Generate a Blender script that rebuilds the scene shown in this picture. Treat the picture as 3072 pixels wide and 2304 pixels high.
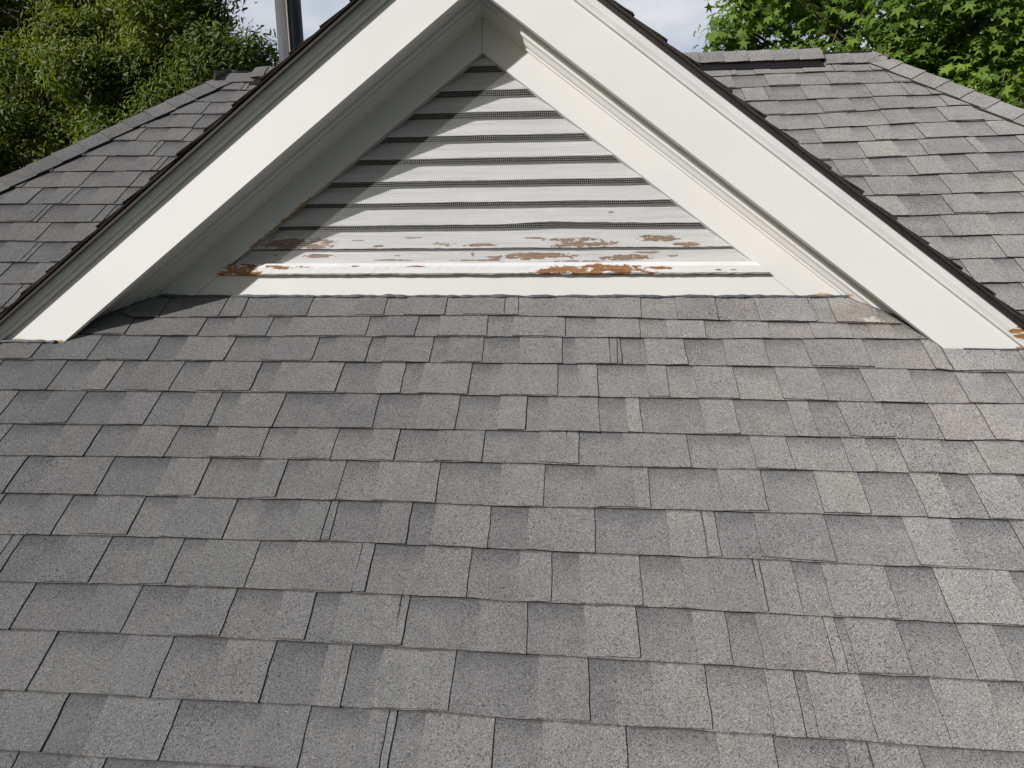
import bpy, math, random
import numpy as np
from mathutils import Matrix, Vector

for o in list(bpy.data.objects):
    bpy.data.objects.remove(o)
scene = bpy.context.scene
COL = scene.collection
RND = random.Random(7)
NP = np.random.RandomState(11)

# ------------------------------------------------------------------ camera
CAM = Vector((0.1641, -2.4083, -0.0672))
PITCH, YAW, ROLL, FPX = 0.1181416, 0.0833094, 0.0031213, 1749.965 / 3072.0
cy, sy, cp, sp = math.cos(YAW), math.sin(YAW), math.cos(PITCH), math.sin(PITCH)
fwd = Vector((-sy * cp, cy * cp, -sp)); right = Vector((cy, sy, 0)); up = right.cross(fwd)
r2 = right * math.cos(ROLL) + up * math.sin(ROLL)
u2 = up * math.cos(ROLL) - right * math.sin(ROLL)
cd = bpy.data.cameras.new('camera'); co = bpy.data.objects.new('camera', cd); COL.objects.link(co)
cd.sensor_width = 36.0; cd.lens = 36.0 * FPX; cd.clip_start = 0.05; cd.clip_end = 3000
co.matrix_world = Matrix(((r2.x, u2.x, -fwd.x, CAM.x), (r2.y, u2.y, -fwd.y, CAM.y),
                          (r2.z, u2.z, -fwd.z, CAM.z), (0, 0, 0, 1)))
scene.camera = co
scene.render.resolution_x = 1024; scene.render.resolution_y = 768

# ------------------------------------------------------------------ sky and sun
SUN = Vector((-1.14, -1.0, 0.66)).normalized()          # direction towards the sun
elev = math.asin(SUN.z); azim = math.atan2(SUN.x, SUN.y)
w = bpy.data.worlds.new('World'); scene.world = w; w.use_nodes = True
nt = w.node_tree; N = nt.nodes; LK = nt.links; N.clear()
out = N.new('ShaderNodeOutputWorld'); bg = N.new('ShaderNodeBackground')
sky = N.new('ShaderNodeTexSky'); sky.sky_type = 'NISHITA'; sky.sun_disc = False
sky.sun_elevation = elev; sky.sun_rotation = azim % (2 * math.pi)
sky.air_density = 1.0; sky.dust_density = 1.6; sky.ozone_density = 1.5
tc = N.new('ShaderNodeTexCoord'); mp = N.new('ShaderNodeMapping'); mp.inputs['Scale'].default_value = (1.0, 1.0, 2.2)
mp.inputs['Location'].default_value = (0.55, 0.1, 0.15)
cn = N.new('ShaderNodeTexNoise'); cn.inputs['Scale'].default_value = 3.2; cn.inputs['Detail'].default_value = 8
cn.inputs['Roughness'].default_value = 0.55
cr = N.new('ShaderNodeValToRGB'); cr.color_ramp.elements[0].position = 0.36; cr.color_ramp.elements[1].position = 0.64
cc = N.new('ShaderNodeMixRGB'); cc.inputs[1].default_value = (7.6, 9.0, 11.4, 1)      # thin grey-blue cloud veil
cc.inputs[2].default_value = (14.5, 14.6, 14.9, 1)                                        # bright cloud
mx = N.new('ShaderNodeMixRGB'); mx.inputs[0].default_value = 0.72
LK.new(tc.outputs['Generated'], mp.inputs[0]); LK.new(mp.outputs[0], cn.inputs['Vector'])
LK.new(cn.outputs[0], cr.inputs[0]); LK.new(cr.outputs[0], cc.inputs[0])
sp_ = N.new('ShaderNodeSeparateXYZ'); LK.new(tc.outputs['Generated'], sp_.inputs[0])
gate = N.new('ShaderNodeMapRange'); gate.inputs['From Min'].default_value = -0.1; gate.inputs['From Max'].default_value = 0.5
gate.inputs['To Max'].default_value = 0.85; LK.new(sp_.outputs['Y'], gate.inputs['Value']); LK.new(gate.outputs[0], mx.inputs[0])   # clouds gated to the view side; sky behind camera kept clear to cut fill
LK.new(sky.outputs[0], mx.inputs[1]); LK.new(cc.outputs[0], mx.inputs[2])
LK.new(mx.outputs[0], bg.inputs['Color']); bg.inputs['Strength'].default_value = 0.05
LK.new(bg.outputs[0], out.inputs['Surface'])
sd = bpy.data.lights.new('sun', 'SUN'); sd.energy = 5.0; sd.angle = math.radians(0.9); sd.color = (1.0, 0.972, 0.945)
so = bpy.data.objects.new('sun', sd); COL.objects.link(so)
so.rotation_euler = SUN.to_track_quat('Z', 'Y').to_euler(); so.location = (-8, -10, 8)
scene.view_settings.view_transform = 'Standard'; scene.view_settings.look = 'None'
scene.view_settings.exposure = 0.28; scene.view_settings.gamma = 1.0

# ------------------------------------------------------------------ measured geometry (metres)
AL = 0.788792; CA, SA, TA = math.cos(AL), math.sin(AL), math.tan(AL)     # main roof pitch
BE = 0.647935; TB = math.tan(BE); CB, SB = math.cos(BE), math.sin(BE)    # gable pitch
X0, D = -0.1589, 0.1898                                                    # gable centre, front of the rake boards
SR, XL, XR = 2.0871, -2.033, 2.004                                         # ridge (distance up the slope) and its ends
YR, ZR = SR * CA, SR * SA
S_EAVE = -3.2
LINES={-14:[(-2.01,1.892),(-1.83,1.877),(1.0,1.873),(1.26,1.886),(1.59,1.894),(1.99,1.892)],-13:[(-2.12,1.748),(-1.86,1.73),(1.07,1.725),(1.38,1.738),(1.68,1.739),(1.98,1.741)],-12:[(-2.23,1.601),(-1.9,1.584),(1.13,1.565),(1.37,1.571),(1.67,1.577),(1.93,1.588)],-11:[(-2.34,1.447),(-1.93,1.424),(1.24,1.411),(1.54,1.42),(1.93,1.447),(2.26,1.465)],-10:[(-2.4,1.302),(-1.95,1.277),(1.29,1.256),(1.61,1.273),(2.05,1.3),(2.35,1.306)],-9:[(-2.56,1.149),(-1.98,1.124),(1.35,1.119),(1.8,1.137),(2.22,1.156),(2.44,1.162)],-8:[(-2.68,0.993),(-2.02,0.98),(1.41,0.967),(1.82,0.988),(2.23,1.007),(2.38,1.012)],-7:[(-2.77,0.843),(-2.06,0.832),(1.75,0.824),(2.3,0.848)],-6:[(-2.76,0.693),(-2.09,0.679),(1.7,0.668),(2.23,0.686)],-5:[(-2.66,0.542),(-2.12,0.531),(1.65,0.516),(1.93,0.526),(2.17,0.536)],-4:[(-2.56,0.388),(-2.15,0.378),(1.67,0.371),(2.1,0.381)],-3:[(-2.46,0.233),(-2.2,0.231),(1.72,0.225),(2.03,0.235)],-2:[(-2.37,0.084),(-2.25,0.084),(1.8,0.08),(1.96,0.087)],-1:[(-2.6,-0.066),(-1.75,-0.07),(-1.62,-0.125),(-1.05,-0.116),(-0.13,-0.102),(0.33,-0.115),(1.12,-0.135),(1.36,-0.142),(1.56,-0.14),(1.7,-0.068),(2.4,-0.062)],0:[(-1.82,-0.217),(-1.53,-0.226),(-1.06,-0.227),(-0.03,-0.219),(0.63,-0.222),(0.91,-0.221),(1.26,-0.218)],1:[(-2.08,-0.36),(-1.71,-0.358),(-1.47,-0.358),(-1.01,-0.356),(-0.02,-0.352),(0.62,-0.353),(0.9,-0.357),(1.26,-0.358),(1.52,-0.362),(1.53,-0.371),(1.76,-0.37)],2:[(-1.98,-0.511),(-1.55,-0.508),(-0.98,-0.505),(-0.42,-0.501),(-0.01,-0.504),(0.54,-0.503),(0.87,-0.505),(1.38,-0.509),(1.7,-0.505)],3:[(-1.88,-0.665),(-1.32,-0.658),(-1.03,-0.658),(0.14,-0.65),(0.44,-0.65),(0.84,-0.652),(1.24,-0.653),(1.54,-0.653)],4:[(-1.79,-0.798),(-1.48,-0.791),(-1.19,-0.787),(0.1,-0.778),(0.39,-0.782),(0.82,-0.779),(1.38,-0.778),(1.58,-0.777)],5:[(-1.69,-0.94),(-1.36,-0.937),(-1.02,-0.933),(-0.81,-0.933),(-0.55,-0.93),(-0.23,-0.929),(0.02,-0.933),(0.38,-0.928),(0.79,-0.927),(1.09,-0.926),(1.42,-0.927),(1.51,-0.928)],6:[(-1.61,-1.083),(-1.18,-1.074),(-0.76,-1.071),(-0.54,-1.066),(-0.3,-1.068),(0.03,-1.071),(0.39,-1.074),(0.76,-1.073),(1.08,-1.079),(1.44,-1.079)],7:[(-1.51,-1.23),(-1.23,-1.224),(-1.0,-1.22),(-0.75,-1.218),(-0.38,-1.218),(-0.09,-1.218),(0.04,-1.222),(0.4,-1.22),(0.73,-1.224),(1.08,-1.226),(1.38,-1.228)],8:[(-1.43,-1.361),(-1.06,-1.358),(-0.67,-1.355),(-0.28,-1.356),(0.04,-1.357),(0.37,-1.359),(0.7,-1.361),(0.9,-1.364),(1.29,-1.364)],9:[(-1.33,-1.513),(-0.9,-1.511),(-0.61,-1.507),(-0.1,-1.504),(0.05,-1.508),(0.54,-1.51),(0.67,-1.51),(0.93,-1.513),(1.22,-1.513)],10:[(-1.24,-1.647),(-1.13,-1.646),(-0.82,-1.647),(-0.57,-1.645)]}
TEETH={-1:[(-1.679,-1.509),(-1.384,-1.252),(-1.247,-1.16),(-1.034,-0.875),(-0.677,-0.558),(-0.473,-0.304),(-0.233,-0.068),(-0.063,-0.013),(0.148,0.478),(0.615,0.769),(0.919,1.122),(1.126,1.134),(1.199,1.36)],0:[(-1.786,-1.616),(-1.528,-1.3),(-1.167,-1.012),(-0.931,-0.607),(-0.536,-0.406),(-0.321,-0.128),(-0.023,0.179),(0.3,0.464),(0.567,0.711),(0.812,0.948),(1.101,1.24),(1.306,1.388)],1:[(-2.114,-1.944),(-1.872,-1.706),(-1.625,-1.452),(-1.334,-1.135),(-0.986,-0.789),(-0.717,-0.577),(-0.517,-0.329),(-0.267,-0.133),(0.006,0.167),(0.217,0.344),(0.349,0.374),(0.377,0.386),(0.478,0.622),(0.766,0.914),(1.056,1.265),(1.471,1.523),(1.53,1.722),(1.782,1.893)],2:[(-2.231,-2.061),(-1.923,-1.785),(-1.64,-1.547),(-1.471,-1.295),(-1.183,-0.981),(-0.902,-0.655),(-0.509,-0.418),(-0.345,-0.166),(-0.05,0.152),(0.228,0.295),(0.473,0.544),(0.641,0.78),(0.926,1.072),(1.217,1.378),(1.529,1.618),(1.7,1.807)],3:[(-2.066,-1.896),(-1.754,-1.619),(-1.457,-1.322),(-1.186,-1.086),(-1.008,-0.84),(-0.757,-0.754),(-0.618,-0.489),(-0.328,-0.192),(-0.046,0.047),(0.124,0.297),(0.39,0.438),(0.645,0.756),(0.936,1.005),(1.102,1.243),(1.393,1.541),(1.546,1.737)],4:[(-1.994,-1.824),(-1.615,-1.477),(-1.326,-1.185),(-1.038,-0.855),(-0.746,-0.6),(-0.478,-0.386),(-0.248,-0.089),(0.096,0.186),(0.189,0.227),(0.372,0.58),(0.784,0.899),(1.073,1.148),(1.244,1.377),(1.48,1.617)],5:[(-1.854,-1.684),(-1.58,-1.364),(-1.155,-1.019),(-0.832,-0.748),(-0.668,-0.546),(-0.429,-0.228),(-0.022,0.117),(0.28,0.393),(0.396,0.445),(0.662,0.793),(0.956,1.088),(1.243,1.329),(1.413,1.549)],6:[(-1.844,-1.674),(-1.517,-1.435),(-1.344,-1.184),(-1.068,-0.87),(-0.656,-0.559),(-0.555,-0.534),(-0.391,-0.297),(-0.219,-0.046),(0.072,0.273),(0.489,0.593),(0.595,0.629),(0.747,0.948),(1.169,1.302),(1.467,1.58)],7:[(-1.73,-1.56),(-1.556,-1.525),(-1.366,-1.227),(-1.081,-0.991),(-0.914,-0.746),(-0.629,-0.428),(-0.424,-0.387),(-0.23,-0.092),(0.055,0.145),(0.227,0.397),(0.516,0.716),(0.719,0.733),(0.736,0.824),(0.904,1.075),(1.2,1.4)],8:[(-1.564,-1.394),(-1.193,-1.058),(-0.908,-0.767),(-0.622,-0.529),(-0.454,-0.279),(-0.275,-0.254),(-0.053,0.08),(0.238,0.377),(0.526,0.614),(0.695,0.868),(0.871,0.899),(0.924,1.054),(1.207,1.296)],9:[(-1.417,-1.247),(-1.031,-0.9),(-0.741,-0.604),(-0.455,-0.39),(-0.303,-0.105),(0.115,0.245),(0.405,0.542),(0.692,0.762),(0.793,0.924),(1.09,1.224)],10:[(-1.307,-1.127),(-1.016,-0.812),(-0.591,-0.463),(-0.306,-0.259),(-0.255,-0.238),(-0.162,0.013),(0.131,0.332),(0.549,0.682),(0.847,0.897),(0.901,1.012)],11:[(-1.356,-1.186),(-1.039,-0.95)]}

# ------------------------------------------------------------------ node helpers
def new_mat(name):
    m = bpy.data.materials.new(name); m.use_nodes = True
    t = m.node_tree; t.nodes.clear()
    o = t.nodes.new('ShaderNodeOutputMaterial')
    return m, t, o
def nd(t, typ, **kw):
    n = t.nodes.new(typ)
    for k, v in kw.items():
        if k in n.inputs.keys(): n.inputs[k].default_value = v
        else: setattr(n, k, v)
    return n
def math_(t, op, a, b=None, clamp=False):
    n = t.nodes.new('ShaderNodeMath'); n.operation = op; n.use_clamp = clamp
    for i, x in enumerate((a, b)):
        if x is None: continue
        if isinstance(x, (int, float)): n.inputs[i].default_value = x
        else: t.links.new(x, n.inputs[i])
    return n.outputs[0]
def mix(t, fac, a, b, typ='MIX'):
    n = t.nodes.new('ShaderNodeMixRGB'); n.blend_type = typ
    for i, x in enumerate((fac, a, b)):
        if isinstance(x, (int, float)): n.inputs[i].default_value = x
        elif isinstance(x, tuple): n.inputs[i].default_value = (*x, 1) if len(x) == 3 else x
        else: t.links.new(x, n.inputs[i])
    return n.outputs[0]
def noise(t, vec, scale, detail=2, rough=0.5, dist=0.0, out='Fac'):
    n = nd(t, 'ShaderNodeTexNoise', Scale=scale, Detail=detail, Roughness=rough, Distortion=dist)
    if vec is not None: t.links.new(vec, n.inputs['Vector'])
    return n.outputs[out]
def ramp(t, fac, pts):
    n = t.nodes.new('ShaderNodeValToRGB'); e = n.color_ramp.elements
    while len(e) < len(pts): e.new(0.5)
    for i, (p, c) in enumerate(pts):
        e[i].position = p; e[i].color = (c, c, c, 1) if isinstance(c, (int, float)) else (*c, 1)
    t.links.new(fac, n.inputs[0]); return n.outputs[0]
def mapped(t, scale=(1, 1, 1), loc=(0, 0, 0)):
    c = t.nodes.new('ShaderNodeTexCoord'); m = nd(t, 'ShaderNodeMapping', Scale=scale, Location=loc)
    t.links.new(c.outputs['Object'], m.inputs[0]); return m.outputs[0]
def bump(t, h, strength, dist):
    b = nd(t, 'ShaderNodeBump', Strength=strength, Distance=dist); t.links.new(h, b.inputs['Height'])
    return b.outputs[0]
def surf(t, o, col, rough=0.6, nrm=None, spec=0.3, metal=0.0):
    b = nd(t, 'ShaderNodeBsdfPrincipled', Roughness=rough, Metallic=metal)
    b.inputs['Specular IOR Level'].default_value = spec
    if isinstance(col, tuple): b.inputs['Base Color'].default_value = (*col, 1)
    else: t.links.new(col, b.inputs['Base Color'])
    if nrm is not None: t.links.new(nrm, b.inputs['Normal'])
    t.links.new(b.outputs[0], o.inputs[0]); return b

# asphalt shingle face: mineral granules over a per-tab tint, with the darker granule band pressed on the lower ply
def m_shingle():
    m, t, o = new_mat('shingle_granules')
    v = mapped(t)
    tint = nd(t, 'ShaderNodeAttribute', attribute_name='tint').outputs['Color']
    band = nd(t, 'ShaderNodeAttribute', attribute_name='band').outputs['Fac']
    n1 = noise(t, v, 330, 3, 0.75)
    vo = nd(t, 'ShaderNodeTexVoronoi', Scale=460.0); t.links.new(v, vo.inputs['Vector'])
    sep = nd(t, 'ShaderNodeSeparateColor'); t.links.new(vo.outputs['Color'], sep.inputs[0])
    gran = ramp(t, sep.outputs[0], [(0.0, 0.25), (0.12, 0.6), (0.28, 0.9), (0.80, 1.08), (0.93, 1.28), (1.0, 1.7)])
    warm = ramp(t, sep.outputs[1], [(0.0, (0.86, 0.93, 1.04)), (0.5, (1, 1, 1)), (0.85, (1.04, 1.0, 0.95)), (1.0, (1.14, 1.0, 0.86))])
    f1 = ramp(t, n1, [(0.25, 0.70), (0.5, 1.0), (0.75, 1.32)])
    c = mix(t, 1.0, tint, gran, 'MULTIPLY'); c = mix(t, 1.0, c, warm, 'MULTIPLY'); c = mix(t, 1.0, c, f1, 'MULTIPLY')
    big = noise(t, v, 3.1, 4, 0.6); mid = noise(t, v, 17, 3, 0.6)
    c = mix(t, 1.0, c, ramp(t, big, [(0.3, (0.90, 0.90, 0.92)), (0.7, (1.10, 1.09, 1.07))]), 'MULTIPLY')
    c = mix(t, 1.0, c, ramp(t, mid, [(0.3, 0.92), (0.7, 1.07)]), 'MULTIPLY')
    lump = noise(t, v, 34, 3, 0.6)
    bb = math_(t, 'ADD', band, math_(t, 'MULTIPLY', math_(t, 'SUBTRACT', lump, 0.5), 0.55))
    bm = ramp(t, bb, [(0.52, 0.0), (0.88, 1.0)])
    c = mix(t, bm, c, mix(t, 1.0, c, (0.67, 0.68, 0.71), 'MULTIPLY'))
    # granule loss: small black pits, mostly where the roof is walked on
    pv = noise(t, v, 170, 3, 0.7); area = noise(t, v, 1.9, 2, 0.5)
    lim = math_(t, 'ADD', math_(t, 'MULTIPLY', area, 0.38), 0.165)
    pit = math_(t, 'LESS_THAN', pv, lim)
    c = mix(t, math_(t, 'MULTIPLY', pit, 0.78), c, (0.018, 0.017, 0.018))
    # grime line under every course edge, bare brown lip on every cut edge
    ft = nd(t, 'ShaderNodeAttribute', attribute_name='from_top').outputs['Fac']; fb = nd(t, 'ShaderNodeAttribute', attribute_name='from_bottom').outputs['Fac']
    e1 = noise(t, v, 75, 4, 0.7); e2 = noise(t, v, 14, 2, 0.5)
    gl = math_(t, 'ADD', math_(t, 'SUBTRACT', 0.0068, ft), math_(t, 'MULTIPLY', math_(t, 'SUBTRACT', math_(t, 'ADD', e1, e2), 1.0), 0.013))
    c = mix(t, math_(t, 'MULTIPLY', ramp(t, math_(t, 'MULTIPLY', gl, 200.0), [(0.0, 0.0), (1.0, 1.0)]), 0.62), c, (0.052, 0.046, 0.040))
    lp = math_(t, 'ADD', math_(t, 'SUBTRACT', 0.0022, fb), math_(t, 'MULTIPLY', math_(t, 'SUBTRACT', math_(t, 'ADD', e1, e2), 1.0), 0.012))
    c = mix(t, math_(t, 'MULTIPLY', ramp(t, math_(t, 'MULTIPLY', lp, 260.0), [(0.0, 0.0), (1.0, 1.0)]), 0.75), c, (0.050, 0.038, 0.030))
    # white smear and brown run-off stain below the right foot of the gable
    oc = t.nodes.new('ShaderNodeTexCoord'); px = nd(t, 'ShaderNodeSeparateXYZ'); t.links.new(oc.outputs['Object'], px.inputs[0])
    wob = math_(t, 'SUBTRACT', noise(t, v, 55, 4, 0.7), 0.5)
    def blot(bx, bz, rx, rz, k):
        a = math_(t, 'DIVIDE', math_(t, 'SUBTRACT', px.outputs[0], bx), rx); b = math_(t, 'DIVIDE', math_(t, 'SUBTRACT', px.outputs[2], bz), rz)
        e = math_(t, 'ADD', math_(t, 'ADD', math_(t, 'MULTIPLY', a, a), math_(t, 'MULTIPLY', b, b)), math_(t, 'MULTIPLY', wob, k))
        return ramp(t, e, [(0.35, 1.0), (0.95, 0.0)])
    c = mix(t, math_(t, 'MULTIPLY', blot(1.38, -0.07, 0.24, 0.07, 1.2), 0.5), c, mix(t, 1.0, c, (0.80, 0.71, 0.58), 'MULTIPLY'))
    c = mix(t, math_(t, 'MULTIPLY', blot(1.325, -0.082, 0.040, 0.012, 8.0), 0.6), c, (0.42, 0.41, 0.39))
    h = math_(t, 'ADD', math_(t, 'MULTIPLY', sep.outputs[2], 0.6), n1)
    nr = bump(t, h, 0.55, 0.0022)
    d = nd(t, 'ShaderNodeBsdfDiffuse', Roughness=1.0); t.links.new(c, d.inputs[0]); t.links.new(nr, d.inputs['Normal'])
    g = nd(t, 'ShaderNodeBsdfGlossy', Roughness=0.55); g.inputs[0].default_value = (0.9, 0.95, 1, 1); t.links.new(nr, g.inputs['Normal'])
    ms = nd(t, 'ShaderNodeMixShader'); ms.inputs[0].default_value = 0.015
    t.links.new(d.outputs[0], ms.inputs[1]); t.links.new(g.outputs[0], ms.inputs[2]); t.links.new(ms.outputs[0], o.inputs[0])
    return m
def m_plain(name, col, rough=0.7, var=0.25, scale=40, bmp=0.3, bd=0.002, spec=0.3, stretch=(1, 1, 1), metal=0):
    m, t, o = new_mat(name); v = mapped(t, stretch)
    n = noise(t, v, scale, 4, 0.6)
    c = mix(t, 1.0, col, ramp(t, n, [(0.25, 1 - var), (0.75, 1 + var)]), 'MULTIPLY')
    surf(t, o, c, rough, bump(t, n, bmp, bd), spec, metal); return m
# painted board; blobs = (x, z, rx, rz) patches where the paint has flaked off the wood
def m_paint(name, col, blobs=(), wood=(0.30, 0.15, 0.07), dirt=0.12, along=(1, 1, 1), chip=0.0, grain=0.5, wood2=None, zlim=None):
    m, t, o = new_mat(name); v = mapped(t)
    vs = mapped(t, along)
    g1 = noise(t, vs, 9, 4, 0.6); g2 = noise(t, vs, 60, 4, 0.6); big = noise(t, v, 2.3, 3, 0.5)
    c = mix(t, 1.0, col, ramp(t, big, [(0.3, (0.95, 0.955, 0.965)), (0.7, (1.02, 1.015, 1.0))]), 'MULTIPLY')
    c = mix(t, 1.0, c, ramp(t, g1, [(0.25, 1 - dirt), (0.6, 1.0)]), 'MULTIPLY')
    nails = nd(t, 'ShaderNodeTexVoronoi', Scale=4.3); t.links.new(v, nails.inputs['Vector'])
    spot = ramp(t, nails.outputs['Distance'], [(0.015, 1.0), (0.04, 0.0)])
    hgt = math_(t, 'ADD', math_(t, 'MULTIPLY', g2, grain), math_(t, 'MULTIPLY', spot, 0.5))
    if blobs or chip:
        co_ = t.nodes.new('ShaderNodeTexCoord')
        xyz = nd(t, 'ShaderNodeSeparateXYZ'); t.links.new(co_.outputs['Object'], xyz.inputs[0])
        wob = math_(t, 'SUBTRACT', noise(t, mapped(t, (1, 1, 3.2)), 19, 3, 0.6), 0.5)
        wob2 = math_(t, 'SUBTRACT', noise(t, mapped(t, (1, 1, 5.0)), 60, 2, 0.5), 0.5)
        tot = None
        for (bx, bz, rx, rz) in blobs:
            a = math_(t, 'DIVIDE', math_(t, 'SUBTRACT', xyz.outputs[0], bx), rx)
            b = math_(t, 'DIVIDE', math_(t, 'SUBTRACT', xyz.outputs[2], bz), rz)
            dd = math_(t, 'ADD', math_(t, 'MULTIPLY', a, a), math_(t, 'MULTIPLY', b, b))
            tot = dd if tot is None else math_(t, 'MINIMUM', tot, dd)
        if tot is None: tot = 99.0
        e = math_(t, 'ADD', math_(t, 'SUBTRACT', 1.0, tot), math_(t, 'ADD', math_(t, 'MULTIPLY', wob, 5.2), math_(t, 'MULTIPLY', wob2, 1.6)))
        mk = math_(t, 'GREATER_THAN', e, 0.25)
        lim = math_(t, 'GREATER_THAN', math_(t, 'SUBTRACT', 5.0, tot), 0.0)
        mk = math_(t, 'MULTIPLY', mk, lim)
        if chip:
            cn_ = noise(t, mapped(t, (1, 1, 3.5), (3, 0, 1)), 22, 5, 0.7)
            ck = math_(t, 'GREATER_THAN', cn_, chip)
            if zlim: ck = math_(t, 'MULTIPLY', ck, math_(t, 'LESS_THAN', xyz.outputs[2], zlim))
            mk = math_(t, 'MAXIMUM', mk, ck)
        wn = noise(t, mapped(t, (0.6, 1, 9)), 22, 5, 0.7)
        wc = ramp(t, wn, [(0.2, tuple(x * 0.28 for x in wood)), (0.5, wood), (0.8, tuple(min(1, x * 1.7) for x in (wood2 or wood)))])
        c = mix(t, mk, c, wc)
        hgt = math_(t, 'SUBTRACT', hgt, math_(t, 'MULTIPLY', mk, 1.6))
    surf(t, o, c, 0.55, bump(t, hgt, 0.5, 0.0024), 0.25); return m
def m_leaf(name, c0, c1, trans):
    m, t, o = new_mat(name)
    a = nd(t, 'ShaderNodeAttribute', attribute_name='leaf').outputs['Fac']
    c = ramp(t, a, [(0.0, c0), (1.0, c1)])
    d = nd(t, 'ShaderNodeBsdfPrincipled', Roughness=0.6); d.inputs['Specular IOR Level'].default_value = 0.18
    t.links.new(c, d.inputs['Base Color'])
    tr = nd(t, 'ShaderNodeBsdfTranslucent'); c2 = mix(t, 1.0, c, (1.5, 1.5, 0.35), 'MULTIPLY'); t.links.new(c2, tr.inputs[0])
    ms = nd(t, 'ShaderNodeMixShader'); ms.inputs[0].default_value = trans
    t.links.new(d.outputs[0], ms.inputs[1]); t.links.new(tr.outputs[0], ms.inputs[2]); t.links.new(ms.outputs[0], o.inputs[0])
    return m
def m_pole():
    m, t, o = new_mat('weathered_pole_wood')
    v = mapped(t, (1, 1, 0.05)); g = noise(t, v, 22, 6, 0.7, 0.6); g2 = noise(t, mapped(t, (1, 1, 0.03)), 95, 4, 0.7)
    c = ramp(t, g, [(0.28, (0.028, 0.030, 0.037)), (0.45, (0.052, 0.055, 0.064)), (0.57, (0.078, 0.077, 0.078)), (0.66, (0.11, 0.085, 0.058)), (0.8, (0.06, 0.05, 0.04))])
    c = mix(t, 1.0, c, ramp(t, g2, [(0.3, 0.65), (0.7, 1.2)]), 'MULTIPLY')
    surf(t, o, c, 0.75, bump(t, math_(t, 'ADD', g, g2), 0.6, 0.006)); return m
def m_brick():
    m, t, o = new_mat('brick_wall')
    c_ = t.nodes.new('ShaderNodeTexCoord')
    mp_ = nd(t, 'ShaderNodeMapping'); mp_.inputs['Rotation'].default_value = (math.pi / 2, 0, 0)
    t.links.new(c_.outputs['Object'], mp_.inputs[0])
    b = nd(t, 'ShaderNodeTexBrick', Scale=4.2); b.inputs['Color1'].default_value = (0.24, 0.10, 0.07, 1); b.inputs['Color2'].default_value = (0.17, 0.075, 0.055, 1)
    b.inputs['Mortar'].default_value = (0.35, 0.33, 0.3, 1); t.links.new(mp_.outputs[0], b.inputs['Vector'])
    surf(t, o, b.outputs[0], 0.85); return m

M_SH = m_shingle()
M_EDGE = m_plain('shingle_cut_edge', (0.030, 0.026, 0.023), 0.9, 0.5, 160, 0.6, 0.002, 0.15)
M_DRIP = m_plain('brown_drip_metal', (0.020, 0.013, 0.012), 0.55, 0.3, 30, 0.1)
M_DECK = m_plain('dark_felt', (0.012, 0.011, 0.011), 0.95, 0.4, 30, 0.3)
WHITE = (0.555, 0.550, 0.535)
M_FASC = m_paint('painted_rake_board', WHITE, dirt=0.03, along=(0.35, 1, 0.35), grain=0.12,
                 blobs=[(-1.875, -0.180, 0.022, 0.008), (-1.96, -0.178, 0.03, 0.005), (-2.05, -0.176, 0.03, 0.006),
                        (1.585, -0.184, 0.028, 0.006), (1.70, -0.186, 0.04, 0.004), (1.80, -0.178, 0.03, 0.008)],
                 wood=(0.33, 0.21, 0.11))
M_MOLD = m_paint('weathered_rake_trim', (0.53, 0.53, 0.53), dirt=0.14, along=(0.5, 1, 0.5), grain=0.5,
                 blobs=[(1.765, -0.113, 0.030, 0.012), (1.79, -0.135, 0.030, 0.012)], wood=(0.24, 0.12, 0.05))
M_TRIM = m_paint('painted_frieze', WHITE, dirt=0.03, along=(0.4, 1, 0.4), grain=0.1,
                 blobs=[(-1.286, 0.100, 0.014, 0.006), (1.19, 0.013, 0.05, 0.007), (1.27, 0.010, 0.02, 0.005), (1.0, 0.006, 0.05, 0.005), (-1.0, 0.006, 0.10, 0.004),(-0.55, 0.004, 0.12, 0.003)]
                        + [(-1.139 + 0.0125 * i, 0.2090 + 0.00945 * i, 0.013, 0.009) for i in range(22)],
                 wood=(0.40, 0.24, 0.12))
A_BL = [(-0.946, 0.228, 0.155, 0.026), (-0.317, 0.220, 0.045, 0.010), (-0.162, 0.217, 0.065, 0.008), (0.19, 0.236, 0.11, 0.013), (0.26, 0.218, 0.14, 0.015),
        (0.535, 0.240, 0.10, 0.015), (0.66, 0.213, 0.05, 0.008), (-0.70, 0.24, 0.03, 0.003), (-0.45, 0.25, 0.05, 0.003), (0.05, 0.245, 0.05, 0.003), (-0.20, 0.155, 0.10, 0.004), (0.25, 0.150, 0.12, 0.004), (-0.55, 0.158, 0.10, 0.003), (0.52, 0.185, 0.06, 0.004), (0.623, 0.215, 0.025, 0.006), (-0.60, 0.215, 0.02, 0.004), (0.30, 0.300, 0.10, 0.004), (0.12, 0.302, 0.05, 0.003),
        (-1.039, 0.180, 0.029, 0.004), (-0.857, 0.176, 0.075, 0.008), (-0.204, 0.182, 0.010, 0.013), (0.057, 0.170, 0.17, 0.015),
        (0.415, 0.162, 0.11, 0.013), (0.607, 0.170, 0.033, 0.005), (-0.52, 0.176, 0.012, 0.003), (0.36, 0.345, 0.012, 0.003)]
M_SLAT = m_paint('peeling_slat_paint', (0.54, 0.54, 0.545), blobs=A_BL, wood=(0.185, 0.112, 0.062), dirt=0.20, along=(0.35, 1, 6), chip=0.715, grain=1.0, zlim=0.30)
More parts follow.
